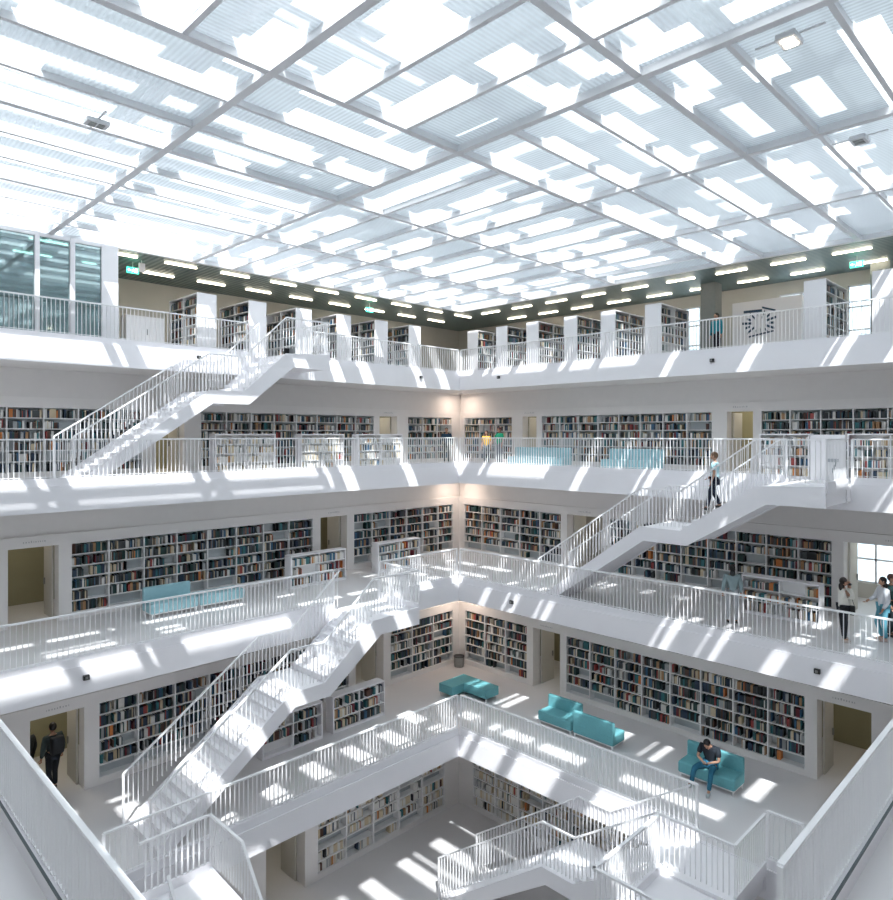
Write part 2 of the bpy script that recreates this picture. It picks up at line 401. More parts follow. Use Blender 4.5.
def railing(k, axis, c, a, b, label, ends=(True, True)):
    """straight balustrade of gallery k; axis 'x': runs along x at y=c"""
    z = F[k]; P = (lambda u, w, zz: (u, c+w, zz)) if axis == 'x' else (lambda u, w, zz: (c+w, u, zz))
    t = thing('gallery_railing', label, 'railing', P(a, 0, z), 0, 'white balustrades round the atrium')
    kb = MB(); p = P(a, -0.07, z); q = P(b, 0.07, z+0.23); kb.box(p[0], q[0], p[1], q[1], z, z+0.23)
    kb.build('kerb', FASC, t)
    m = MB(); p = P(a, -0.035, 0); q = P(b, 0.035, 0); m.box(p[0], q[0], p[1], q[1], z+1.25, z+1.29); m.build('handrail', STEEL, t)
    m = MB(); p = P(a, -0.02, 0); q = P(b, 0.02, 0); m.box(p[0], q[0], p[1], q[1], z+0.26, z+0.275); m.build('bottom_rail', STEEL, t)
    if c < 3: m = MB(); p = P(a, -0.072, 0); q = P(b, -0.05, 0); m.box(p[0], q[0], p[1], q[1], z+0.2, z+0.236); m.build('joint_strip', GAPM, t)
    n = max(2, int(round((b-a)/0.12))); pts = []
    for i in range(n+1):
        u = a+(b-a)*i/n; u = min(max(u, a+0.03), b-0.03); pts.append(P(u, 0, z+0.23))
    put_balusters(t, pts, 1.02, 'x' if axis == 'x' else 'y')
    for e, u in zip(ends, (a, b)):
        if e:
            m = MB(); p = P(u-0.03, -0.03, 0); q = P(u+0.03, 0.03, 0); m.box(p[0], q[0], p[1], q[1], z, z+1.27); m.build('end_post', STEEL, t)
    return t
I = 0.09   # railings stand this far back from the edge
# left side (runs along x)
railing(1, 'x', FY[1]+I, 5.0, FX[1], 'long left-hand balustrade of the sofa level, foremost stairs rise behind it')
railing(2, 'x', FY[2]+I, 2.5, 12.7, 'left balustrade of the second gallery, running in front of pale blue sofa')
railing(2, 'x', FY[2]+I, 14.6, FX[2], 'short left balustrade of second gallery between stair landing and far corner')
railing(3, 'x', FY[3]+I, 2.0, FX[3], 'left balustrade of the third gallery, above the second gallery sofa')
railing(4, 'x', FY[4]+I, 0.0, 12.2, 'left balustrade of the top gallery, passing the tall glass panes')
railing(4, 'x', FY[4]+I, 14.4, FX[4], 'left balustrade of the top gallery from stair head to far corner')
# right side (runs along y)
railing(1, 'y', FX[1]+I, 7.3, FY[1], 'right balustrade of the sofa level, in front of the seated man')
railing(1, 'y', FX[1]+I, 4.9, 5.65, 'short right balustrade of the sofa level beyond the landing opening')
railing(2, 'y', FX[2]+I, 2.5, FY[2], 'right balustrade of second gallery, in front of woman holding a camera')
railing(3, 'y', FX[3]+I, 6.9, FY[3], 'right balustrade of the third gallery behind the man descending stairs')
railing(3, 'y', FX[3]+I, 0.5, 5.2, 'right balustrade of third gallery near the frame edge, beyond stair head')
railing(4, 'y', FX[4]+I, 1.0, FY[4], 'right balustrade of the top gallery under the slatted ceiling')
# near sides of the second gallery, seen from above at the bottom corners of the frame
railing(2, 'y', NR[2]-I, 2.5, FY[2], 'near left balustrade seen from above, at the bottom left corner')
railing(2, 'x', NR[2]-I, 7.15, FX[2], 'near right balustrade seen from above, ending at a free post')
for nm, bx in (('left', (-2.5, 2.25, 2.4, 16, F[2]+0.001, F[2]+0.006)), ):
    pass

# ------------------------------------------------------------------ staircases
def stair(k, fn, params, label, width=1.6, gap=0.1):
    """fn(u,w,z) world; u along the run, w across; params = start, mid0, mid1, top, end (signed along u)"""
    s0, m0, m1, t0, t1 = params; z0 = F[k]; zm = z0+2.8; zt = F[k+1]; sg = 1 if t1 > s0 else -1
    base = fn(s0, 0, z0)
    t = thing('staircase', label, 'staircase', base, 0, 'white stairs between galleries')
    n1, n2 = 16, 8; rs = 0.175
    g1 = (m0-s0)/(n1-1) if True else 0; g2 = (t0-m1)/(n2-1)
    # flight bodies
    th = 0.30
    poly = [(s0-sg*0.05, z0), (s0, z0+0.02)]
    def body(a, b, za, zb):
        k1 = (zb-za)/abs(b-a)
        return k1
    m = MB(); m.prism([(s0+sg*0.35, z0+0.003), (s0+sg*0.06, z0+0.003), (s0+sg*0.06, z0+0.08), (m0+sg*0.03-sg*0.0, zm-0.06), (m1, zm-0.06), (t0, zt-0.06), (t1-sg*0.03, zt-0.06), (t1-sg*0.03, zt-0.42), (t0+sg*0.25, zt-0.42), (m1+sg*0.15, zm-0.36), (m0+sg*0.1, zm-0.36)], fn, 0.02, width-0.02)
    m.build('flight_body', FASC, t)
    m = MB(); a = fn(t0, width+0.035, 0); b = fn(t1-sg*0.008, width+gap-0.005, 0); m.box(a[0], b[0], a[1], b[1], zt-0.43, zt+0.004); m.build('landing', WHITE, t)
    # side strings stand slightly proud
    for w0, w1 in ((-0.03, 0.03), (width-0.03, width+0.03)):
        m = MB()
        te = zt+(0.12 if w0 < 0.5 else 0.0)
        m.prism([(s0+sg*0.01, z0+0.002), (s0+sg*0.01, z0+0.12), (m0-sg*0.0, zm+0.02), (m1-sg*0.02, zm+0.02), (t0-sg*0.02, zt+0.02), (t1, te-0.02), (t1, zt-0.45), (t0+sg*0.27, zt-0.45), (m1+sg*0.17, zm-0.40), (m0+sg*0.12, zm-0.40), (s0+sg*0.38, z0+0.002)], fn, w0, w1)
        m.build('stringer', FASC, t)
    def tread(u, g, z):
        m = MB(); a = fn(u, 0.035, 0); b = fn(u+g*1.04, width-0.035, 0)
        m.box(a[0], b[0], a[1], b[1], z-0.169, z); m.build('tread', WHITE, t)
    for i in range(n1-1): tread(s0+g1*i, g1, z0+rs*(i+1))
    for i in range(n2-1): tread(m1+g2*i, g2, zm+rs*(i+1))
    for nm, a_, b_, z in (('landing', m0, m1, zm), ('landing', t0, t1, zt)):
        m = MB(); a = fn(a_, 0.035, 0); b = fn(b_-sg*0.015, width-0.035, 0); m.box(a[0], b[0], a[1], b[1], z-0.2, z+0.002); m.build(nm, WHITE, t)
    # rails
    line = [(s0-sg*0.12, z0+rs), (m0, zm), (m1, zm), (t0, zt+0.1), (t1, zt+0.1)]
    def zl(u):
        for (ua, za), (ub, zb) in zip(line, line[1:]):
            if min(ua, ub)-1e-6 <= u <= max(ua, ub)+1e-6: return za + (zb-za)*(u-ua)/(ub-ua)
        return zt
    runs_x = abs(fn(1, 0, 0)[0]-fn(0, 0, 0)[0]) > 0.5
    pts = []
    for w_ in (0.0, width):
        m = MB(); seg = line if w_ == 0.0 else line[:4]
        for (ua, za), (ub, zb) in zip(seg, seg[1:]):
            m.bar(fn(ua, w_, za+1.17), fn(ub, w_, zb+1.17), 0.06, 0.045)
        if w_ == 0.0: m.bar(fn(t1, 0, zt+1.27), fn(t1, width, zt+1.27), 0.06, 0.045)
        m.build('handrail', STEEL, t)
        n = int(abs(t1-s0)/0.12)
        for i in range(n+1):
            u = s0+(t1-s0)*i/n
            if w_ > 0 and abs(u-s0) > abs(t0-s0): continue
            pts.append(fn(u, w_, zl(u)+0.09) if False else fn(u, w_, zl(u)+0.10))
    n = int(width/0.12)
    for i in range(1, n): pts.append(fn(t1, width*i/n, zt+0.2))
    m = MB(); a = fn(t1, 0, 0); m.bar(fn(t1, 0, zt+0.07), fn(t1, width, zt+0.07), 0.06, 0.28); m.build('end_kerb', FASC, t)
    put_balusters(t, pts, 1.07, 'x' if runs_x else 'y')
    for w_ in (0.0, width):
        m = MB(); p = fn(s0-sg*0.12, w_, 0); m.box(p[0]-0.025, p[0]+0.025, p[1]-0.025, p[1]+0.025, z0, z0+rs+1.17); m.build('newel_post', STEEL, t)
    return t
# fn with w=0 on the void side
stair(1, lambda u, w_, z: (u, 15.55+0.3+w_, z), (6.3, 9.9, 11.0, 12.75, 14.6), 'broad white staircase in the lower left, climbing right from sofa level', 1.72, 0.18)
stair(3, lambda u, w_, z: (u, 20.45+w_, z), (6.0, 9.8, 11.0, 12.6, 14.4), 'white staircase in the upper left, climbing to the top gallery', 1.85)
stair(2, lambda u, w_, z: (18.6+w_, u, z), (14.0, 10.3, 9.0, 6.9, 5.2), 'white staircase at the right with a man in light shirt descending', 1.85, 0.4)
stair(0, lambda u, w_, z: (14.1+w_, u, z), (14.3, 10.6, 9.6, 7.4, 5.65), 'lowest white staircase at bottom centre, leading down to the ground floor', 1.68)
# stair that leaves the sofa level towards the viewer at the lower left
stair(0, lambda u, w_, z: (6.95-w_, u, z), (6.6, 10.6, 11.6, 13.0, 14.45), 'staircase falling away at the bottom left, its landing below the foremost flight', 1.55, 0.4)
# projecting balcony at bottom right
t = thing('balcony', 'white railed balcony projecting over the void at the bottom right', 'balcony', (11.4, 5.0, F[1]))
MB().box(11.4, 14.05, 5.0, 7.35, F[1]-0.4, F[1]).build('platform', FASC, t)
m = MB(); z = F[1]
m.bar((11.4, 7.32, z+1.27), (14.05, 7.32, z+1.27), 0.07, 0.045); m.bar((11.43, 5.0, z+1.27), (11.43, 7.35, z+1.27), 0.07, 0.045); m.build('handrail', STEEL, t)
pts = [(11.45+0.11*i, 7.32, z) for i in range(24)]; put_balusters(t, pts, 1.25, 'x')
pts = [(11.43, 5.1+0.11*i, z) for i in range(20)]; put_balusters(t, pts, 1.25, 'y')
m = MB(); m.box(11.4, 14.05, 7.25, 7.38, z-0.4, z+0.2); m.box(11.38, 11.48, 5.0, 7.35, z-0.4, z+0.2); m.build('kerb', FASC, t)
# near right edge of the sofa level
railing(1, 'x', NR[1]-I, 5.2, 11.3, 'sofa level balustrade nearest the viewer, left of the balcony')

# ------------------------------------------------------------------ bookcases and books
PAL = {'dark green': (0.02, 0.06, 0.058), 'black': (0.018, 0.02, 0.023), 'navy': (0.022, 0.045, 0.085), 'dark grey': (0.065, 0.075, 0.08),
       'white': (0.72, 0.71, 0.68), 'cream': (0.62, 0.52, 0.36), 'tan': (0.42, 0.24, 0.12), 'brown': (0.10, 0.045, 0.03),
       'red': (0.34, 0.06, 0.055), 'blue': (0.04, 0.12, 0.22), 'teal': (0.035, 0.17, 0.19), 'orange': (0.60, 0.20, 0.05),
       'light grey': (0.38, 0.40, 0.41), 'maroon': (0.14, 0.015, 0.025)}
CN = list(PAL); BM = [mat('book_cover_'+n.replace(' ', '_'), c, 0.55) for n, c in PAL.items()]
WTS = {'dark': [14, 13, 13, 13, 10, 7, 4, 6, 2, 3, 5, 1, 8, 3], 'mixed': [10, 9, 9, 10, 16, 12, 5, 5, 3, 5, 6, 1.5, 10, 2],
       'light': [1, 2, 1, 2, 52, 26, 3, 1, 1, 1, 1.5, 0.7, 8, 1], 'bright': [4, 4, 3, 5, 26, 16, 6, 3, 7, 6, 8, 6, 8, 2]}
BOOKS = []   # dict: c (centre xyz), ax (angle), s (size), col, unit, bay, row
rb_ = random.Random(3)
def fill(o, u, d, L, z, hmax, style, full, unit, bay, row, dep=0.2):
    """books along direction u from o, spines towards -d"""
    pos = 0.015; end = L-0.015
    stop = end if rb_.random() < full else end*rb_.uniform(0.25, 0.85)
    if rb_.random() > full+0.25 and style != 'dark': stop = 0
    wts = WTS[style]; baseh = rb_.uniform(0.68, 0.86)*hmax
    right = rb_.random() < 0.3; L0 = stop
    while pos < stop-0.04:
        if rb_.random() < 0.10:
            pos += rb_.uniform(0.02, 0.12); continue
        ci = rb_.choices(range(len(CN)), wts)[0]; run = rb_.choice([1, 1, 1, 2, 3]); tw = rb_.uniform(0.017, 0.042); h = min(hmax*0.95, baseh*rb_.uniform(0.86, 1.14))
        for _ in range(run):
            if pos+tw > stop: break
            a = pos+tw/2
            if right: a = L-a
            c = (o[0]+u[0]*a+d[0]*(0.05+dep/2), o[1]+u[1]*a+d[1]*(0.05+dep/2), z)
            BOOKS.append(dict(c=c, u=u, d=d, s=(tw*0.96, dep, h), col=ci, unit=unit, bay=bay, row=row)); pos += tw
def wall_case(k, side, W, a, b, label, short, style='dark', full=0.8, bw=1.03):
    fn = fr(side, W); z0 = F[k]+NZ0; z1 = F[k]+NZ1; t = thing('wall_bookcase', label, 'bookcase', fn(a, 0, z0), 0, 'built-in wall bookcases')
    m = MB(); fbox(m, fn, a+0.001, b-0.001, 0.30, 0.335, z0+0.001, z1-0.001); m.build('back_panel', NICHE, t)
    n = max(1, int(round((b-a)/bw))); bwid = (b-a)/n; rows = 6; rp = (z1-z0)/rows
    for i in range(n+1):
        u = a+bwid*i; u0 = max(a+0.001, u-0.018); u1 = min(b-0.001, u+0.018)
        m = MB(); fbox(m, fn, u0, u1, 0.0, 0.30, z0+0.001, z1-0.001); m.build('divider', SHELFM, t)
    for r in range(rows+1):
        z = z0+rp*r; m = MB(); fbox(m, fn, a+0.002, b-0.002, 0.012, 0.30, max(z0+0.002, z-0.014), min(z1-0.002, z+0.014)); m.build('shelf', SHELFM, t)
    u = (1, 0) if side == 'left' else (0, 1); d = (0, 1) if side == 'left' else (1, 0)
    for i in range(n):
        for r in range(rows):
            o = fn(a+bwid*i+0.02, 0.02, 0)
            f2 = full*(0.35 if r == 0 else 1.0) if style == 'dark' else full
            if style == 'dark' and r == 0 and rb_.random() < 0.45: continue
            if style == 'light' and rb_.random() < (0.02 if full > 0.9 else 0.14): continue
            fill(o, u, d, bwid-0.04, z0+rp*r+0.014, rp-0.03, style, f2, short, i, rows-1-r)
wall_case(0, 'left', WY[0], 12.1, 17.75, 'sparsely filled white wall bookcase on the ground floor, left of lower corner', 'lowest left case', 'light', 0.6)
wall_case(0, 'right', WX[0], 8.5, 17.1, 'sparsely filled white wall bookcase on ground floor behind the lowest stairs', 'lowest right case', 'light', 0.95)
wall_case(1, 'left', WY[1], 6.45, 15.1, 'long wall bookcase behind the foremost staircase on the sofa level', 'sofa level left case')
wall_case(1, 'left', WY[1], 17.1, 20.6, 'short dark-filled wall bookcase just left of corner on sofa level', 'sofa level left corner case', full=0.95)
wall_case(1, 'right', WX[1], 16.49, 19.85, 'short dark-filled wall bookcase just right of corner on sofa level', 'sofa level right corner case', full=0.95)
wall_case(1, 'right', WX[1], 6.4, 14.65, 'long wall bookcase behind the seated man and turquoise sofas', 'sofa level right case', full=0.9)
wall_case(2, 'left', WY[2], 6.42, 15.1, 'long wall bookcase behind the pale sofa on the second gallery', 'second gallery left case', full=0.9)
wall_case(2, 'left', WY[2], 17.1, 23.0, 'wall bookcase left of the corner on the second gallery', 'second gallery left corner case', full=0.9)
wall_case(2, 'right', WX[2], 16.6, 22.2, 'wall bookcase right of the corner on the second gallery', 'second gallery right corner case', full=0.9)
wall_case(2, 'right', WX[2], 6.37, 14.3, 'long wall bookcase under the right-hand stairs on the second gallery', 'second gallery right case', full=0.9)
wall_case(3, 'left', WY[3], 4.2, 9.4, 'wall bookcase behind the upper left stairs on the third gallery', 'third gallery leftmost case', 'mixed', 0.9)
wall_case(3, 'left', WY[3], 11.6, 20.06, 'long wall bookcase on the left of the third gallery', 'third gallery left case', 'mixed', 0.9)
wall_case(3, 'left', WY[3], 22.2, 25.3, 'narrow wall bookcase left of the corner on third gallery', 'third gallery left corner case', 'mixed', 0.9)
wall_case(3, 'right', WX[3], 21.31, 24.6, 'narrow wall bookcase behind people in yellow and green, third gallery', 'third gallery right corner case', 'mixed', 0.9)
wall_case(3, 'right', WX[3], 11.26, 19.5, 'long wall bookcase on the right of the third gallery', 'third gallery right case', 'mixed', 0.9)
wall_case(3, 'right', WX[3], 3.4, 9.42, 'wall bookcase at the right frame edge on the third gallery', 'third gallery rightmost case', 'dark', 0.9)
def free_case(k, side, c, a, b, h, label, short, style, rows=3, face=True, dep=0.42):
    """low free-standing case, front at coordinate c facing the void"""
    fn = fr(side, c); z = F[k]; t = thing('low_bookcase', label, 'bookcase', fn(a, 0, z), 0, 'low free-standing bookcases')
    m = MB(); fbox(m, fn, a, b, dep*0.6, dep*0.6+0.02, z+0.06, z+h-0.03); m.build('back_panel', SHELFM, t)
    for u in (a, b-0.04): m = MB(); fbox(m, fn, u, u+0.04, 0, dep, z, z+h-0.04); m.build('side_panel', WHITE, t)
    m = MB(); fbox(m, fn, a, b, -0.005, dep, z+h-0.04, z+h); m.build('top', WHITE, t)
    m = MB(); fbox(m, fn, a+0.04, b-0.04, 0.02, dep-0.02, z, z+0.09); m.build('plinth', WHITE, t)
    mid = (a+b)/2; m = MB(); fbox(m, fn, mid-0.015, mid+0.015, 0.005, dep, z+0.09, z+h-0.04); m.build('divider', SHELFM, t)
    rp = (h-0.13)/rows
    for r in range(1, rows): m = MB(); fbox(m, fn, a+0.04, b-0.04, 0.008, dep-0.01, z+0.09+rp*r-0.012, z+0.09+rp*r+0.012); m.build('shelf', SHELFM, t)
    u = (1, 0) if side == 'left' else (0, 1); d = (0, 1) if side == 'left' else (1, 0)
    for i in range(2):
        for r in range(rows):
            if r == 0 and rb_.random() < 0.5 and style == 'dark': continue
            o = fn((a+0.05, mid+0.02)[i], 0.0, 0); fill(o, u, d, mid-a-0.08, z+0.09+rp*r+0.012, rp-0.05, style, 0.75, short, i, rows-1-r, 0.17)
free_case(1, 'left', 18.2, 10.4, 12.55, 1.2, 'low white bookcase left of its twin, beneath the foremost stairs', 'low sofa level case by stairs', 'dark')
free_case(1, 'left', 18.2, 12.97, 15.15, 1.2, 'low white bookcase with empty bottom bay, between stairs and corner bench', 'low sofa level case by bench', 'dark')
free_case(2, 'left', 21.2, 13.25, 15.7, 1.2, 'low bright bookcase on second gallery, just above the stair landing', 'low second gallery case near sofa', 'bright')
free_case(2, 'left', 21.2, 17.3, 19.6, 1.2, 'low bookcase on second gallery, nearer the corner than its twin', 'low second gallery corner case', 'bright')
free_case(2, 'right', 21.6, 6.2, 8.45, 1.2, 'low bookcase left of the woman with camera, second gallery', 'low case beside camera woman', 'bright')
free_case(3, 'left', 22.0, 10.75, 13.1, 1.43, 'white low bookcase on third gallery left, just right of stair foot', 'low third gallery case by stairs', 'light', 4)
free_case(3, 'left', 22.0, 14.2, 16.2, 1.43, 'white low bookcase in the middle of third gallery left side', 'low third gallery middle case', 'light', 4)
free_case(3, 'left', 22.0, 16.9, 19.3, 1.43, 'white low bookcase on third gallery left, closest to the corner', 'low third gallery corner case', 'light', 4)
free_case(3, 'right', 22.8, 6.85, 8.35, 1.43, 'white low bookcase on third gallery right, behind the stair head', 'low third gallery right case', 'bright', 4)
free_case(3, 'right', 22.8, 3.6, 5.8, 1.43, 'white low bookcase at right frame edge on the third gallery', 'low third gallery edge case', 'bright', 4)
# tall end-on bookcases of the top floor
def tall_case(side, c, u0, wd, label, short, L=2.35, h=2.2):
    fn = fr(side, c); z = F[4]; t = thing('tall_bookcase', label, 'bookcase', fn(u0, 0, z), 0, 'tall bookcases standing end-on along the top gallery')
    m = MB(); fbox(m, fn, u0, u0+wd, 0, 0.05, z, z+h); m.build('end_panel', WHITE, t)
    m = MB(); fbox(m, fn, u0, u0+wd, L-0.05, L, z, z+h); m.build('end_panel', WHITE, t)
    m = MB(); fbox(m, fn, u0, u0+wd, 0.05, L-0.05, z+h-0.04, z+h); m.build('top', WHITE, t)
    m = MB(); fbox(m, fn, u0+wd/2-0.02, u0+wd/2+0.02, 0.05, L-0.05, z, z+h-0.04); m.build('back_panel', NICHE, t)
    m = MB(); fbox(m, fn, u0+0.01, u0+wd-0.01, L/2-0.02, L/2+0.02, z, z+h-0.04); m.build('divider', SHELFM, t)
    rows = 6; rp = (h-0.1)/rows
    for r in range(rows): m = MB(); fbox(m, fn, u0+0.01, u0+wd-0.01, 0.05, L-0.05, z+0.05+rp*r-0.012, z+0.05+rp*r+0.012); m.build('shelf', SHELFM, t)
    u = (0, 1) if side == 'left' else (1, 0); d = (1, 0) if side == 'left' else (0, 1)
    for i in range(2):
        for r in range(rows):
            o = fn(u0, 0.07+i*(L/2-0.02), 0); fill(o, u, d, L/2-0.1, z+0.05+rp*r+0.012, rp-0.04, 'dark', 0.85, short, i, rows-1-r, 0.2)
ordn = ['first', 'second', 'third', 'fourth', 'fifth', 'sixth', 'seventh', 'eighth', 'ninth', 'tenth', 'eleventh', 'twelfth', 'thirteenth', 'fourteenth', 'fifteenth',
        'sixteenth', 'seventeenth', 'eighteenth', 'nineteenth', 'twentieth'] + ['%dth' % i for i in range(21, 80)]
for i, x in enumerate([10.53, 12.52, 14.54, 16.5, 18.51, 20.49]):
    tall_case('left', 22.9, x, 0.72, '%s tall end-on bookcase from the left on the top gallery, left wing' % ordn[i], 'top left tall case %d' % i)
for i, y in enumerate([4.72, 6.65, 12.31, 14.28, 16.08, 18.1, 19.88, 21.7]):
    tall_case('right', 23.8, y, 0.66, '%s tall end-on bookcase from the right on top gallery, right wing' % ordn[i], 'top right tall case %d' % i)
# ---- books: the 300 that show largest are objects, the rest one object
def book_mesh(ci, d):
    """unit book: x thickness, y depth (spine at -y), z height; rounded spine, page block inset at the top and fore edge"""
    m = MB()
    n = len(m.v); prof = [(-0.5, 0.5), (-0.5, -0.42), (-0.25, -0.49), (0, -0.51), (0.25, -0.49), (0.5, -0.42), (0.5, 0.5), (0.38, 0.5), (0.38, -0.38), (-0.38, -0.38), (-0.38, 0.5)]
    k = len(prof); m.v += [(x, y, 0) for x, y in prof] + [(x, y, 1) for x, y in prof]
    for i in range(k):
        j = (i+1) % k; m.f.append((n+i, n+j, n+k+j, n+k+i)); m.m.append(0)
    for zo, fl in ((0, True), (k, False)):
        for q in ((0, 1, 9, 10), (1, 2, 3, 4, 5, 8, 9), (5, 6, 7, 8)):
            f_ = tuple(n+zo+a for a in q); m.f.append(f_ if not fl else tuple(reversed(f_))); m.m.append(0)
    m.box(-0.38, 0.38, -0.38, 0.46, 0.02, 0.975, 1)
    return m.mesh('book', [BM[ci], PAGES])
rowmap = {}
for b in BOOKS:
    P = px(b['c']); b['px'] = P; rowmap.setdefault((b['unit'], b['bay'], b['row']), []).append(b)
baymap = {}
for key, L in rowmap.items():
    L.sort(key=lambda b: b['px'][0])
    for i, b in enumerate(L): b['ord'] = i
    baymap.setdefault(key[0], {}).setdefault(key[1], []).append(L[0]['px'][0])
for un, B in baymap.items():
    order = sorted(B, key=lambda q: sum(B[q])/len(B[q]))
    for i, q in enumerate(order): B[q] = i
def vis(b):
    x, y, D = b['px']
    if not (0 < x < 893 and 0 < y < 890): return 0
    if 'third' in b['unit'] or 'top' in b['unit']: return 0
    # books hidden behind stairs and rails are passed over
    if b['unit'] == 'lowest right case': return 0
    if b['unit'] == 'sofa level left case' and (b['c'][0] > 9.2 or y > 800): return 0
    return b['s'][0]*b['s'][2]*(674/D)**2*(1.0 if b['s'][0] > 0.028 else 0.6)
BOOKS.sort(key=vis, reverse=True)
meshes = {}
for b in BOOKS[:300]:
    ci = b['col']
    if ci not in meshes: meshes[ci] = book_mesh(ci, None)
    o = bpy.data.objects.new('book', meshes[ci]); COL.objects.link(o)
    o.location = b['c']; o.scale = b['s']
    if b['d'] == (1, 0): o.rotation_euler = (0, 0, -math.pi/2)
    rows_n = ['top', 'second', 'third', 'fourth', 'fifth', 'sixth']
    lab = '%s book, %s from left, %s shelf, %s bay, %s' % (CN[ci], ordn[b['ord']], rows_n[b['row']], ordn[baymap[b['unit']][b['bay']]], b['unit'])
    tag(o, lab, 'book', 'books in the ' + b['unit'])
mb = MB()
for b in BOOKS[300:]:
    tw, dp, h = b['s']; c = b['c']
    if b['d'] == (0, 1): mb.box(c[0]-tw/2, c[0]+tw/2, c[1]-dp/2, c[1]+dp/2, c[2], c[2]+h, b['col'])
    else: mb.box(c[0]-dp/2, c[0]+dp/2, c[1]-tw/2, c[1]+tw/2, c[2], c[2]+h, b['col'])
o = mb.build('books', BM); tag(o, 'thousands of further books lining every shelf around the atrium', 'books', None, 'stuff')

# ------------------------------------------------------------------ door rooms: added lamps, leaves, signs
def door_set(k, side, W, a, b, lab, lit, leaf_at_b=True):
    fn = fr(side, W); z = F[k]
    m = MB(); lw = 0.34
    u0 = b-0.02-0.05 if leaf_at_b else a+0.02
    fbox(m, fn, u0, u0+0.05, 0.46, 1.3, z+0.005, z+2.25)
    o = m.build('door_1', GREYC); o['kind'] = 'structure'
    h = MB(); p = fn(u0-0.03, 1.15, z+1.05); h.box(p[0]-0.02, p[0]+0.02, p[1]-0.02, p[1]+0.02, z+0.95, z+1.15); h.build('door_handle', BINM, o)
    c = fn((a+b)/2, 1.7, F[k+1]-0.66 if k < 4 else CEIL)
    t = thing('added_corridor_lamp', 'added unseen lamp lighting passage behind %s' % lab, 'lamp', (c[0], c[1], F[k+1]-0.72))  # unseen lamp, added to brighten the room seen through the door
    MB().box(c[0]-0.4, c[0]+0.4, c[1]-0.4, c[1]+0.4, F[k+1]-0.71, F[k+1]-0.66).build('lamp_housing', WHITE, t)
    l = bpy.data.lights.new('lamp_light', 'AREA'); l.shape = 'SQUARE'; l.size = 0.75; l.energy = lit*(0.3 if k == 3 else 0.14); l.color = (1.0, 0.92, 0.76)
    lo = bpy.data.objects.new('lamp_light', l); COL.objects.link(lo); lo.parent = t; lo.location = (0, 0, -0.02)
    # small lettering over the door
    m = MB(); um = (a+b)/2
    uu = um-0.28
    r_ = random.Random(k*7+int(a*10))
    while uu < um+0.28:
        ww = r_.choice([0.03, 0.045, 0.055]); hh = r_.choice([0.04, 0.04, 0.06]); fbox(m, fn, uu, uu+ww*0.6, -0.006, 0.002, z+2.43, z+2.43+hh); uu += ww+0.02
    o = m.build('door_lettering', SIGNM, origin=fn(um, 0, z+2.43)); tag(o, 'small grey lettering on the wall above %s' % lab, 'lettering', 'lettering above doors')
door_set(1, 'left', WY[1], 4.77, 6.08, 'the doorway with the silhouetted man, lower left', 38)
door_set(1, 'left', WY[1], 15.4, 16.75, 'the doorway beside the foremost stairs, sofa level', 20)
door_set(1, 'right', WX[1], 14.92, 16.19, 'the doorway between the right bookcases, sofa level', 22, True)
door_set(1, 'right', WX[1], 4.75, 6.09, 'the rightmost doorway on sofa level', 20, True)
door_set(2, 'left', WY[2], 4.77, 6.08, 'the leftmost doorway, second gallery', 26)
door_set(2, 'left', WY[2], 15.45, 16.75, 'the doorway between left bookcases, second gallery', 20)
door_set(2, 'right', WX[2], 14.6, 16.3, 'the doorway behind the stairs, second gallery', 20, True)
door_set(2, 'right', WX[2], 3.3, 6.05, 'the wide doorway behind women on second gallery', 30, True)
door_set(3, 'left', WY[3], 9.9, 10.95, 'the doorway under upper left stairs, third gallery', 34)
door_set(3, 'left', WY[3], 20.4, 21.5, 'the doorway left of the corner, third gallery', 34)
door_set(3, 'right', WX[3], 9.71, 10.68, 'the doorway above the descending man, third gallery', 34, True)
door_set(3, 'right', WX[3], 19.8, 20.65, 'the doorway right of the corner, third gallery', 34, True)
door_set(0, 'left', WY[0], 10.3, 11.65, 'the ground floor doorway', 20)

# ------------------------------------------------------------------ ceiling strip lights of the top floor
proto = None
def strip(x, y, alongx, label):
    t = thing('ceiling_light', label, 'lamp', (x, y, CEIL), 0, 'strip lights in the dark slatted ceiling')
    a, b = (0.56, 0.05) if alongx else (0.05, 0.56)
    MB().box(x-a, x+a, y-b, y+b, CEIL-0.06, CEIL-0.02).build('tube', LAMP, t)
    MB().box(x-a*0.9, x+a*0.9, y-b*0.5, y+b*0.5, CEIL-0.02, CEIL+0.0).build('housing', STEEL, t)
def pos_words(p):
    q = px(p); return q
for i in range(10):
    strip(6.1+2.07*i, 23.55, True, '%s strip light from the left, row nearest skylight, left wing' % ordn[i])
    strip(6.1+2.07*i, 25.5, True, '%s strip light from the left, row nearest wall, left wing' % ordn[i])
for i in range(10):
    y = 4.25+1.96*i
    strip(24.95, y, False, '%s strip light from the right, row nearest skylight, right wing' % ordn[i])
    strip(27.0, y, False, '%s strip light from the right, row nearest wall, right wing' % ordn[i])
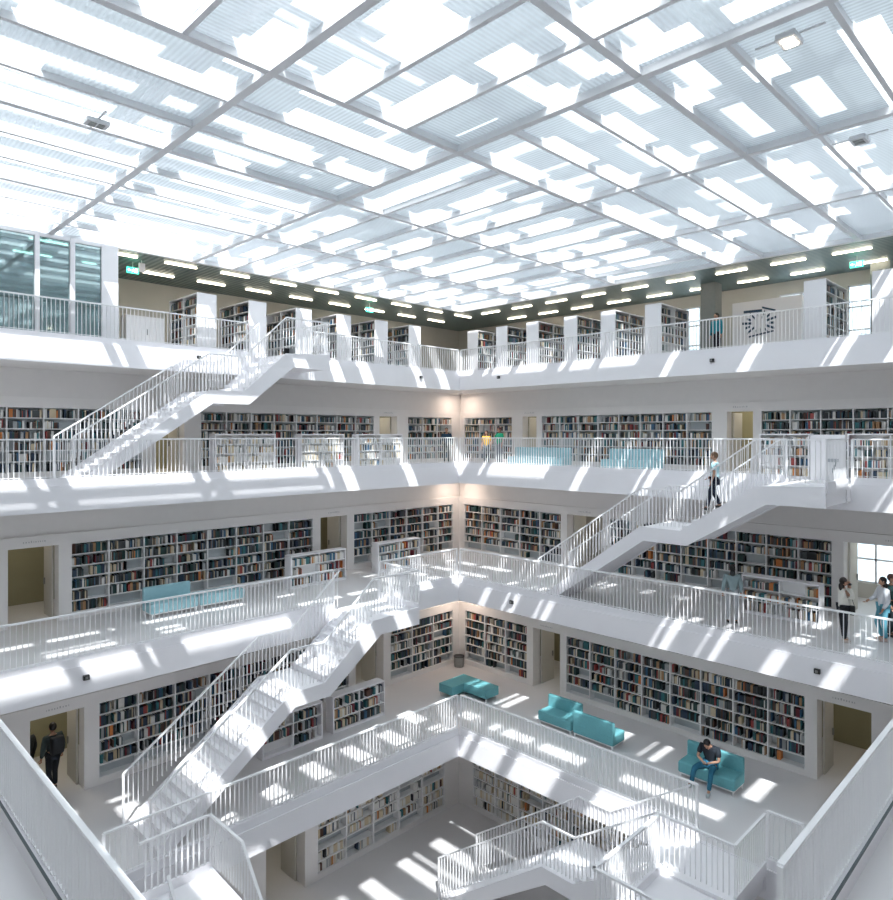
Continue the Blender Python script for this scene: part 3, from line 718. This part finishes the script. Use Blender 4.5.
# exit signs
def exit_sign(x, y, z, rz, label, drop):
    t = thing('exit_sign', label, 'sign', (x, y, z), rz, 'green exit signs')
    h = MB().box(-0.2, 0.2, -0.02, 0.02, -0.1, 0.1).build('sign_board', GREENE, t, local=True)
    MB().box(-0.008, 0.008, -0.008, 0.008, 0.1, drop).build('hanger', STEEL, t, local=True)
    m = MB()   # running figure, arrow and door
    m.box(-0.16, -0.06, -0.026, -0.02, -0.012, 0.012); m.hexa([(-0.17,-0.026,-0.0),(-0.12,-0.026,-0.045),(-0.12,-0.02,-0.045),(-0.17,-0.02,0.0),(-0.171,-0.026,0.001),(-0.12,-0.026,0.045),(-0.12,-0.02,0.045),(-0.171,-0.02,0.001)])
    m.box(0.07, 0.15, -0.026, -0.02, -0.07, 0.07); m.box(-0.01, 0.03, -0.026, -0.02, -0.02, 0.03); m.box(-0.0, 0.02, -0.026, -0.02, 0.035, 0.055)
    m.bar((-0.005, -0.023, -0.02), (-0.035, -0.023, -0.07), 0.006, 0.02); m.bar((0.02, -0.023, -0.02), (0.045, -0.023, -0.065), 0.006, 0.02)
    m.build('pictogram', EXITW, h, local=True)
exit_sign(8.9, 24.4, CEIL-0.3, 0, 'green exit sign at the left, right of the pale pillar', 0.3)
exit_sign(19.4, 24.4, CEIL-0.3, 0, 'green exit sign over the left bookcases, near the corner', 0.3)
exit_sign(25.9, 6.3, CEIL-0.28, -math.pi/2, 'green exit sign at the right, between strip lights', 0.28)
t = thing('loudspeaker', 'small white box hanging beside the left exit sign', 'loudspeaker', (9.05, 24.0, CEIL-0.25))
MB().box(8.95, 9.15, 23.95, 24.05, CEIL-0.4, CEIL-0.1).build('box', WHITE, t); MB().box(9.04, 9.06, 23.99, 24.01, CEIL-0.1, CEIL).build('hanger', STEEL, t)
# small black sensors on the fascias
def sensor(x, y, z, left, label):
    t = thing('wall_sensor', label, 'sensor', (x, y, z), 0, 'small black sensors on the fascias')
    if left: h = MB().box(x-0.07, x+0.07, y-0.08, y, z-0.06, z+0.06).build('housing', BLACKP, t, bevel=0.01); MB().box(x-0.03, x+0.03, y-0.1, y-0.08, z-0.03, z+0.03).build('lens', BINM, h)
    else: h = MB().box(x-0.08, x, y-0.07, y+0.07, z-0.06, z+0.06).build('housing', BLACKP, t, bevel=0.01); MB().box(x-0.1, x-0.08, y-0.03, y+0.03, z-0.03, z+0.03).build('lens', BINM, h)
sensor(5.36, FY[2]-0.04, F[2]-0.27, True, 'black sensor on left fascia above the silhouetted man')
sensor(FX[2]-0.04, 5.32, F[2]-0.27, False, 'black sensor on right fascia below the woman with camera')
sensor(FX[2]-0.04, 15.1, F[2]-0.27, False, 'black sensor on right fascia near the second gallery corner')
sensor(10.33, FY[4]-0.04, F[4]-0.15, True, 'black sensor on top fascia above the upper left stairs')
sensor(20.7, FY[4]-0.04, F[4]-0.2, True, 'black sensor on top fascia just left of the corner')
sensor(FX[4]-0.04, 19.9, F[4]-0.2, False, 'black sensor on top fascia just right of the corner')
sensor(FX[4]-0.04, 10.1, F[4]-0.2, False, 'black sensor on top fascia below the printed panel')
# skylight spot lamps
def sky_lamp(x, y, label, on):
    t = thing('skylight_lamp', label, 'lamp', (x, y, CEIL), 0, None)
    m = MB(); m.box(x-0.2, x+0.2, y-0.14, y+0.14, CEIL-0.10, CEIL-0.02); h = m.build('housing', BEAM, t)
    m = MB(); m.box(x-0.13, x-0.02, y-0.09, y+0.09, CEIL-0.115, CEIL-0.1); m.box(x+0.02, x+0.13, y-0.09, y+0.09, CEIL-0.115, CEIL-0.1); m.build('lens', LAMP if on else BINM, h)
    MB().box(x-0.02, x+0.02, y-0.5, y+0.5, CEIL-0.02, CEIL+0.0).build('mounting_rail', BEAM, t)
sky_lamp(10.9, 3.55, 'lit square lamp under the skylight at the upper right', True)
sky_lamp(15.6, 3.75, 'unlit grey lamp under the skylight at the right edge', False)
sky_lamp(4.4, 13.9, 'unlit grey lamp under the skylight at the left edge', False)

# ------------------------------------------------------------------ top floor fittings
MB().box(7.35, 7.85, 22.75, 23.25, F[4], CEIL).build('pillar', WHITE, origin=(7.6, 23.0, F[4]))
tag(bpy.data.objects['pillar'], 'square white pillar at the end of the glass panes, upper left', 'pillar')
t = thing('glass_partition', 'tall dark glass panes between white posts at the upper left', 'partition', (0, 22.85, F[4]))
for u in (1.6, 3.6, 5.5, 6.45): MB().box(u, u+0.12 if u < 6 else u+0.13, 22.72, 22.95, F[4], CEIL).build('post', WHITE, t)
for a, b in ((0, 1.6), (1.72, 3.6), (3.72, 5.5), (5.62, 6.45), (6.58, 7.35)): MB().box(a, b, 22.82, 22.84, F[4]+0.02, CEIL-0.12).build('pane', GLASS, t)
MB().box(0, 7.35, 22.76, 22.9, CEIL-0.12, CEIL).build('head_rail', STEEL, t)
o = MB().box(26.3, 26.9, 11.3, 11.9, F[4], CEIL).build('pillar', COLM, origin=(26.6, 11.6, F[4])); tag(o, 'square grey concrete pillar left of the printed panel', 'pillar')
o = MB().box(27.2, 27.8, 5.6, 6.2, F[4], CEIL).build('pillar', COLM, origin=(27.5, 5.9, F[4])); tag(o, 'square grey concrete pillar at the right behind bookcase', 'pillar')
t = thing('white_cabinet', 'low white cabinet behind the top left railing beside the pillar', 'cabinet', (8.6, 24.2, F[4]))
MB().box(8.6, 9.9, 24.2, 24.7, F[4]+0.08, F[4]+1.35).build('body', WHITE, t); MB().box(8.63, 9.24, 24.18, 24.2, F[4]+0.12, F[4]+1.31).build('door', WHITE, t)
h = MB().box(9.26, 9.87, 24.18, 24.2, F[4]+0.12, F[4]+1.31).build('door', WHITE, t); MB().box(9.3, 9.32, 24.15, 24.18, F[4]+0.7, F[4]+0.9).build('handle', BINM, h); MB().box(8.65, 9.85, 24.25, 24.65, F[4], F[4]+0.08).build('plinth', GAPM, t)
# printed panel with burst emblem
t = thing('printed_panel', 'tall white panel with dark burst emblem on the top gallery, right', 'panel', (27.2, 9.5, F[4]))
h = MB().box(27.2, 27.5, 8.4, 11.0, F[4], F[4]+2.45).build('board', WHITE, t)
m = MB(); cy, cz = 9.95, F[4]+1.55
for i in range(14):
    a = 2*math.pi*i/14 + 0.1; r0, r1 = (0.38, 0.56) if i % 2 else (0.28, 0.66)
    m.bar((27.19, cy+r0*math.cos(a), cz+r0*math.sin(a)*0.75), (27.19, cy+r1*math.cos(a), cz+r1*math.sin(a)*0.75), 0.012, 0.09)
m.bar((27.19, cy-0.6, cz+0.42), (27.19, cy-0.1, cz+0.6), 0.012, 0.07); m.bar((27.19, cy-0.1, cz+0.48), (27.19, cy+0.6, cz+0.5), 0.012, 0.1); m.bar((27.19, cy-0.55, cz-0.35), (27.19, cy+0.4, cz-0.5), 0.012, 0.06)
m.build('emblem', INK, h)
# white stair sign screen on third gallery
t = thing('sign_stand', 'white standing panel marked 7 beside the stair head, third gallery', 'sign', (22.7, 6.35, F[3]))
h = MB().box(22.75, 22.9, 5.85, 6.8, F[3], F[3]+1.4).build('panel', WHITE, t)
m = MB(); m.bar((22.74, 6.3, F[3]+0.62), (22.74, 6.02, F[3]+0.62), 0.015, 0.10); m.bar((22.745, 6.06, F[3]+0.6), (22.745, 6.2, F[3]+0.25), 0.01, 0.14); m.build('numeral', INK, h)

# ------------------------------------------------------------------ seating
def sofa(loc, rz, L, label, m, back=True, group='fabric benches and sofas', back_flip=False, dep=0.72):
    """local: x along the length, front at y=0 facing -y"""
    t = thing('sofa', label, 'sofa', loc, rz, group)
    b = MB().box(0, L, 0, dep, 0.14, 0.46).build('seat', m, t, local=True, bevel=0.05)
    MB().box(0.03, L-0.03, 0.03, dep-0.03, 0.11, 0.14).build('base_frame', STEEL, t, local=True)
    if back:
        y0 = 0.0 if back_flip else dep-0.14
        MB().box(0.0, L, y0, y0+0.14, 0.4, 0.86).build('backrest', m, t, local=True, bevel=0.04)
    for x in (0.04, L-0.08):
        for y in (0.04, dep-0.08):
            MB().box(x, x+0.04, y, y+0.04, 0, 0.12).build('leg', STEEL, t, local=True)
    return t
QR = -math.pi/2     # facing -x: local x -> -y
sofa((18.35, 8.98, F[1]), QR, 1.62, 'turquoise two-seat sofa carrying the seated man', TEAL)
sofa((18.35, 13.98, F[1]), QR, 1.35, 'turquoise sofa with backrest at the wall side, left half of pair', TEAL)
sofa((18.35, 12.58, F[1]), QR, 1.5, 'turquoise sofa turned around with its back to the void, right of pair', TEAL, back_flip=True)
# L-shaped bench
t = thing('corner_bench', 'L-shaped turquoise bench without backrest before the lower corner', 'bench', (17.7, 17.4, F[1]))
m = MB(); p = [(17.75, 17.45), (18.4, 17.45), (18.4, 16.35), (19.1, 16.35), (19.1, 18.15), (17.75, 18.15)]
m.prism(p, lambda u, w_, z: (u, z, w_), F[1]+0.14, F[1]+0.46); m.build('seat', TEAL, t, bevel=0.015)
for x, y in ((17.8, 17.5), (17.8, 18.08), (19.0, 16.4), (18.45, 16.4), (19.0, 18.05), (18.45, 17.5)): MB().box(x, x+0.04, y, y+0.04, F[1], F[1]+0.15).build('leg', STEEL, t)
sofa((8.1, 20.75, F[2]), 0, 1.5, 'pale blue sofa with backrest on the second gallery, left of its neighbour', PALET, True)
sofa((9.65, 20.75, F[2]), 0, 1.55, 'pale blue backless bench right of the second gallery sofa', PALET, False)
sofa((22.6, 18.9, F[3]), QR, 2.9, 'pale blue sofa on third gallery right of people in green', PALET, True)
sofa((22.6, 14.2, F[3]), QR, 2.3, 'pale blue sofa on third gallery left of descending man', PALET, True)
# waste bin in the corner
t = thing('waste_bin', 'round grey waste bin in the corner behind the L-shaped bench', 'bin', (20.55, 19.8, F[1]))
MB().cyl((20.55, 19.8, F[1]), 0.2, 0.42, 20, 0.23).build('body', BINM, t, smooth=False)
MB().cyl((20.55, 19.8, F[1]+0.42), 0.235, 0.03, 20).build('rim', BLACKP, t)
# corner wall lamps, warm pools at the head of each corner
for k in (1, 2, 3):
    x, y = WX[k]-0.85, WY[k]-0.85; zz = F[k+1]-0.65
    t = thing('corner_downlight', 'round warm lamp above the corner of the %s gallery' % ['', 'sofa level', 'second', 'third'][k], 'lamp', (x, y, zz))
    MB().cyl((x, y, zz-0.05), 0.14, 0.05, 20).build('housing', WHITE, t)
    l = bpy.data.lights.new('lamp_light', 'AREA'); l.shape = 'DISK'; l.size = 0.22; l.energy = 6; l.color = (1, 0.80, 0.66)
    lo = bpy.data.objects.new('lamp_light', l); COL.objects.link(lo); lo.parent = t; lo.location = (0, 0, -0.06)

# ------------------------------------------------------------------ people
SKIN = mat('skin', (0.50, 0.28, 0.19), 0.6)
def skin_mesh(V, E, Rd):
    me = bpy.data.meshes.new('sk'); me.from_pydata(V, E, []); o = bpy.data.objects.new('sk', me); COL.objects.link(o)
    o.modifiers.new('s', 'SKIN'); sv = me.skin_vertices[0].data
    for i, r in enumerate(Rd): sv[i].radius = (r, r) if not isinstance(r, tuple) else r
    sv[0].use_root = True
    sd = o.modifiers.new('d', 'SUBSURF'); sd.levels = 1; sd.render_levels = 1
    dg = bpy.context.evaluated_depsgraph_get(); dg.update(); ev = o.evaluated_get(dg); m2 = bpy.data.meshes.new_from_object(ev)
    vs = [tuple(v.co) for v in m2.vertices]; fs = [tuple(p.vertices) for p in m2.polygons]
    bpy.data.objects.remove(o); bpy.data.meshes.remove(me); bpy.data.meshes.remove(m2)
    return vs, fs
def add(mb, vf, mi=0):
    n = len(mb.v); mb.v += vf[0]; mb.f += [tuple(n+i for i in f) for f in vf[1]]; mb.m += [mi]*len(vf[1])
def person(loc, rz, label, shirt, pants, hair, J, sleeves='short', longhair=False, shoes=(0.03, 0.03, 0.03), props=None, scale=1.0, group=None):
    """local: faces +y, x to the figure's right"""
    B = dict(pel=(0, 0, .95), wai=(0, 0, 1.10), che=(0, 0.0, 1.30), nek=(0, 0, 1.46), hed=(0, .02, 1.60),
             sR=(.18, 0, 1.40), sL=(-.18, 0, 1.40), eR=(.24, -.02, 1.13), eL=(-.24, -.02, 1.13), wR=(.25, .06, .89), wL=(-.25, .06, .89),
             hR=(.09, 0, .92), hL=(-.09, 0, .92), kR=(.10, .02, .50), kL=(-.10, .02, .50), aR=(.10, -.02, .09), aL=(-.10, -.02, .09),
             tR=(.11, .14, .04), tL=(-.11, .14, .04)); B.update(J)
    g = {k_: Vector(v) for k_, v in B.items()}
    t = thing('person', label, 'person', loc, rz, group); t.scale = (scale,)*3
    def mk(keys, edges, rad): return skin_mesh([tuple(g[k_]) for k_ in keys], [(keys.index(a), keys.index(b)) for a, b in edges], [rad[k_] for k_ in keys])
    up = (g['hed']-g['nek']).normalized(); g['jaw'] = g['nek']+up*0.06
    def hand(s):
        d = (g['w'+s]-g['e'+s]).normalized(); g['p'+s] = g['w'+s]+d*0.07; return d
    dR, dL = hand('R'), hand('L')
    keys = ['pel', 'wai', 'che', 'nek', 'jaw', 'sR', 'eR', 'wR', 'pR', 'sL', 'eL', 'wL', 'pL', 'hR', 'kR', 'aR', 'tR', 'hL', 'kL', 'aL', 'tL']
    rad = dict(pel=.115, wai=.105, che=.12, nek=.055, jaw=.05, sR=.052, sL=.052, eR=.04, eL=.04, wR=.028, wL=.028, pR=(.035, .02), pL=(.035, .02), hR=.085, hL=.085, kR=.055, kL=.055, aR=.038, aL=.038, tR=.035, tL=.035)
    ed = [('pel', 'wai'), ('wai', 'che'), ('che', 'nek'), ('nek', 'jaw'), ('che', 'sR'), ('sR', 'eR'), ('eR', 'wR'), ('wR', 'pR'), ('che', 'sL'), ('sL', 'eL'), ('eL', 'wL'), ('wL', 'pL'),
          ('pel', 'hR'), ('hR', 'kR'), ('kR', 'aR'), ('aR', 'tR'), ('pel', 'hL'), ('hL', 'kL'), ('kL', 'aL'), ('aL', 'tL')]
    mb = MB(); add(mb, mk(keys, ed, rad))
    fw = Vector((0, 1, 0)); tilt = math.atan2(-(up.y), up.z)
    hc = g['nek']+up*0.16; mb.ell(tuple(hc), (.075, .095, .115), tilt=tilt)
    face = Vector((0, math.cos(tilt), math.sin(tilt)))
    nose = hc+face*0.095-up*0.015; mb.ell(tuple(nose), (.012, .018, .02), 8, 6)
    for s in (-1, 1):
        e = hc+face*0.083+Vector((s*.028, 0, 0))+up*0.012; mb.ell(tuple(e), (.012, .009, .008), 8, 6, 1)
        ea = hc+Vector((s*.076, 0, 0)); mb.ell(tuple(ea), (.012, .02, .03), 8, 6)
    mo = hc+face*0.088-up*0.05; mb.ell(tuple(mo), (.022, .008, .006), 8, 6, 2)
    for s, d in (('R', dR), ('L', dL)):
        side = Vector((0, 0, 1)).cross(d); side = side.normalized() if side.length > 0.1 else Vector((1, 0, 0)); pn = d.cross(side).normalized()
        for q, L in ((-1.5, .062), (-.5, .075), (.5, .08), (1.5, .07)):
            a = g['p'+s]+side*q*0.017+d*0.01; b = a+d*L*0.5; c = b+(d*0.75+pn*0.6).normalized()*L*0.5
            add(mb, skin_mesh([tuple(a), tuple(b), tuple(c)], [(0, 1), (1, 2)], [.0095, .009, .0075]))
        a = g['w'+s]+d*0.03+side*0.02; b = a+(d*0.5+side*0.8).normalized()*0.04; c = b+(d+side*0.2).normalized()*0.03
        add(mb, skin_mesh([tuple(a), tuple(b), tuple(c)], [(0, 1), (1, 2)], [.012, .0105, .009]))
    mb.build('body', [SKIN, BLACKP, mat('lips', (0.35, 0.10, 0.09))], t, local=True, smooth=True)
    # shirt
    k2 = ['wai', 'pel', 'che', 'nkb', 'sR', 'uR', 'sL', 'uL']; g['nkb'] = g['che'].lerp(g['nek'], 0.75)
    for s in 'RL': g['u'+s] = g['s'+s].lerp(g['e'+s], 0.75 if sleeves == 'short' else 1.0); g['v'+s] = g['e'+s].lerp(g['w'+s], 0.92)
    r2 = dict(wai=.13, pel=.14, che=.16, nkb=.075, sR=.098, sL=.098, uR=.07, uL=.07, vR=.045, vL=.045)
    e2 = [('pel', 'wai'), ('wai', 'che'), ('che', 'nkb'), ('che', 'sR'), ('sR', 'uR'), ('che', 'sL'), ('sL', 'uL')]
    if sleeves == 'long': k2 += ['vR', 'vL']; e2 += [('uR', 'vR'), ('uL', 'vL')]
    mb = MB(); add(mb, mk(k2, e2, r2)); mb.build('shirt', mat('shirt_cloth', shirt, 0.85, noise=0.08, nscale=20), t, local=True, smooth=True)
    g['hq'] = g['pel']-Vector((0, 0, .0)); k3 = ['pel', 'hR', 'kR', 'cR', 'hL', 'kL', 'cL']
    for s in 'RL': g['c'+s] = g['k'+s].lerp(g['a'+s], 0.99)
    r3 = dict(pel=.128, hR=.108, hL=.108, kR=.073, kL=.073, cR=.058, cL=.058)
    mb = MB(); add(mb, mk(k3, [('pel', 'hR'), ('hR', 'kR'), ('kR', 'cR'), ('pel', 'hL'), ('hL', 'kL'), ('kL', 'cL')], r3)); mb.build('trousers', mat('trouser_cloth', pants, 0.85, noise=0.1, nscale=20), t, local=True, smooth=True)
    for s in 'RL':
        a, b = g['a'+s], g['t'+s]; h_ = a+(a-b).normalized()*0.05; h_.z = b.z+0.01
        mb = MB(); add(mb, skin_mesh([tuple(h_), tuple(a.lerp(b, .5)-Vector((0, 0, .01))), tuple(b)], [(0, 1), (1, 2)], [.046, .05, .042])); sh = mb.build('shoe', mat('shoe', shoes, 0.5), t, local=True, smooth=True); MB().bar(tuple(Vector((h_.x, h_.y, h_.z-.038))), tuple(Vector((b.x, b.y, b.z-.03))), .07, .014).build('sole', SIGNM, sh, local=True)
    hb = MB(); hp = hc-face*0.022+up*0.025; hb.ell(tuple(hp), (.087, .098, .108), tilt=tilt)
    if longhair:
        a = hc-face*0.05-up*0.02; add(hb, skin_mesh([tuple(a), tuple(a-Vector((0, .015, .13))), tuple(a-Vector((0, .0, .25)))], [(0, 1), (1, 2)], [.085, .085, .05]))
    hb.build('hair', mat('hair', hair, 0.5), t, local=True, smooth=True)
    if props: props(t, g)
    return t
DK = (0.012, 0.01, 0.01)
def phone(t, g):
    c = (g['pR']+g['pL'])/2+Vector((0, .05, .02)); 
    o = MB().box(c.x-0.08, c.x+0.08, c.y-0.04, c.y+0.04, c.z-0.006, c.z+0.006)
    r = Matrix.Rotation(t.rotation_euler.z, 4, 'Z') @ c; wz = Vector(t.location)+r
    p = thing('phone', 'dark phone held by the man on the turquoise sofa', 'phone', tuple(wz), t.rotation_euler.z)
    h = MB().box(-.075, .075, -.038, .038, -.005, .005).build('case', BLACKP, p, local=True, bevel=0.004); MB().box(-.068, .068, -.033, .033, .005, .006).build('screen', mat('screen', (0.03, 0.04, 0.05), 0.1), h, local=True)
# seated man, faces the void (-x)
person((18.62, 8.12, F[1]), math.pi/2+0.1, 'person in black t-shirt and blue jeans sitting on turquoise sofa using phone', (0.012, 0.018, 0.028), (0.02, 0.14, 0.23), DK,
       dict(pel=(0, 0, .56), wai=(0, .05, .72), che=(0, .12, .92), nek=(0, .20, 1.07), hed=(0, .32, 1.15), sR=(.2, .12, 1.0), sL=(-.2, .12, 1.0), eR=(.27, .22, .74), eL=(-.27, .22, .74),
            wR=(.09, .40, .72), wL=(-.09, .40, .72), hR=(.10, .05, .54), hL=(-.10, .05, .54), kR=(.26, .50, .54), kL=(-.16, .50, .54), aR=(.36, .44, .10), aL=(-.14, .62, .10), tR=(.42, .58, .045), tL=(-.16, .80, .045)),
       shoes=(0.45, 0.5, 0.52), props=phone, scale=1.08)
# silhouetted man with rucksack walking away through the door
def rucksack(t, g):
    MB().box(-.15, .15, -.32, -.14, 1.02, 1.46).build('rucksack', mat('rucksack', (0.012, 0.015, 0.02), 0.7), t, local=True, bevel=0.05)
    m = MB(); m.bar((-.1, -.14, 1.05), (-.13, .14, 1.3), .04, .02); m.bar((.1, -.14, 1.05), (.13, .14, 1.3), .04, .02); m.build('strap', BLACKP, t, local=True)
person((5.45, 20.75, F[1]), 0.15, 'person with dark rucksack seen from behind in the lower left doorway', (0.04, 0.06, 0.06), (0.012, 0.016, 0.025), DK,
       dict(kR=(.1, .12, .5), aR=(.1, .1, .1), tR=(.11, .25, .05), kL=(-.1, -.0, .5), aL=(-.1, -.16, .12), tL=(-.11, -.02, .05)), 'long', props=rucksack, scale=1.08)
person((4.95, 21.3, F[1]), 0.5, 'person half hidden left of the one with rucksack, in same doorway', (0.02, 0.025, 0.03), (0.012, 0.016, 0.02), (0.10, 0.05, 0.03), {}, 'long')
# woman with camera on the second gallery
def camera_prop(t, g):
    c = (g['pR']+g['pL'])/2; r = Matrix.Rotation(t.rotation_euler.z, 4, 'Z') @ c; wz = Vector(t.location)+r
    p = thing('camera', 'small black camera held to the face of woman on second gallery', 'camera', tuple(wz), t.rotation_euler.z)
    h = MB().box(-.06, .06, -.02, .03, -.035, .04).build('housing', BLACKP, p, local=True, bevel=0.006); MB().box(-.025, .025, .03, .07, -.025, .025).build('lens', BINM, h, local=True, bevel=0.01)
person((20.45, 5.3, F[2]), -2.55, 'person with long dark hair in white cardigan holding a camera up', (0.78, 0.76, 0.70), (0.012, 0.014, 0.02), (0.02, 0.012, 0.01),
       dict(eR=(.22, .18, 1.22), eL=(-.2, .2, 1.22), wR=(.06, .15, 1.50), wL=(-.06, .16, 1.50), aR=(.09, 0, .09), aL=(-.11, 0.06, .09), tR=(.10, .15, .04), tL=(-.13, .2, .04)), 'long', True, (0.6, 0.5, 0.45), camera_prop)
def handbag(t, g):
    r = Matrix.Rotation(t.rotation_euler.z, 4, 'Z')
o = thing('handbag', 'black shoulder bag at the side of woman holding a camera', 'bag', (20.53, 5.17, F[2]+0.74), 0.2)
MB().box(-.05, .05, -.14, .14, 0, .26).build('pouch', BLACKP, o, local=True, bevel=0.03); m = MB(); m.bar((0, -.12, .25), (-.06, .0, .64), .02, .02); m.bar((0, .12, .25), (-.06, .04, .64), .02, .02); m.build('strap', BLACKP, o, local=True)
person((21.3, 4.55, F[2]), 0.6, 'person in white shirt and light blue jeans with black bag strap, right edge', (0.74, 0.76, 0.80), (0.12, 0.36, 0.46), (0.02, 0.014, 0.012),
       dict(eR=(.24, .1, 1.15), wR=(.2, .3, 1.05), wL=(-.22, .1, .9), kR=(.1, .12, .5)), 'long', True, (0.6, 0.45, 0.4), lambda t, g: (MB().bar((-.14, -.13, 1.42), (.16, -.14, 1.02), .03, .05).build('bag_strap', BLACKP, t, local=True)))
person((21.9, 4.5, F[2]), math.pi, 'person in dark clothes at the very right edge, second gallery', (0.02, 0.06, 0.06), (0.012, 0.02, 0.025), (0.12, 0.05, 0.04), {}, 'long')
person((20.15, 8.15, F[2]), -1.0, 'person in grey top and pale trousers left of low bookcase, second gallery', (0.30, 0.40, 0.42), (0.45, 0.47, 0.5), (0.02, 0.02, 0.02), {}, 'long', True)
# man walking down the right stairs (stairs fall towards +y)
t_ = 8.35; zst = F[2]+2.8+0.1+ (9.0-t_)/2.1*1.4
person((19.4, t_, zst+0.02), 0.25, 'person in pale blue shirt and dark trousers walking down right stairs', (0.45, 0.68, 0.72), (0.015, 0.02, 0.04), (0.16, 0.09, 0.05),
       dict(kR=(.1, .16, .52), aR=(.1, .22, .12), tR=(.1, .36, .05), aL=(-.1, -.16, .22), tL=(-.1, -.02, .16), kL=(-.1, .03, .6), wR=(.28, .2, .98)), 'short')
# visitors on the third gallery by the corner
person((22.75, 22.75, F[3]), 2.3, 'person in dark navy top behind third gallery railing, left of corner', (0.015, 0.05, 0.09), (0.02, 0.025, 0.03), DK, {}, 'long')
person((23.6, 20.95, F[3]), 1.9, 'person in yellow top behind third gallery railing', (0.75, 0.42, 0.06), (0.12, 0.14, 0.17), (0.05, 0.02, 0.015), {}, 'short', True, scale=0.92)
person((23.6, 20.15, F[3]), 1.3, 'person in green top beside the one in yellow, third gallery', (0.02, 0.42, 0.22), (0.2, 0.22, 0.25), (0.08, 0.012, 0.015), dict(eR=(.3, .1, 1.2), wR=(.2, .25, 1.05)), 'short')
person((24.9, 10.65, F[4]), 1.2, 'person in teal top beyond the top right railing near printed panel', (0.02, 0.26, 0.32), (0.02, 0.02, 0.03), DK, {}, 'long')
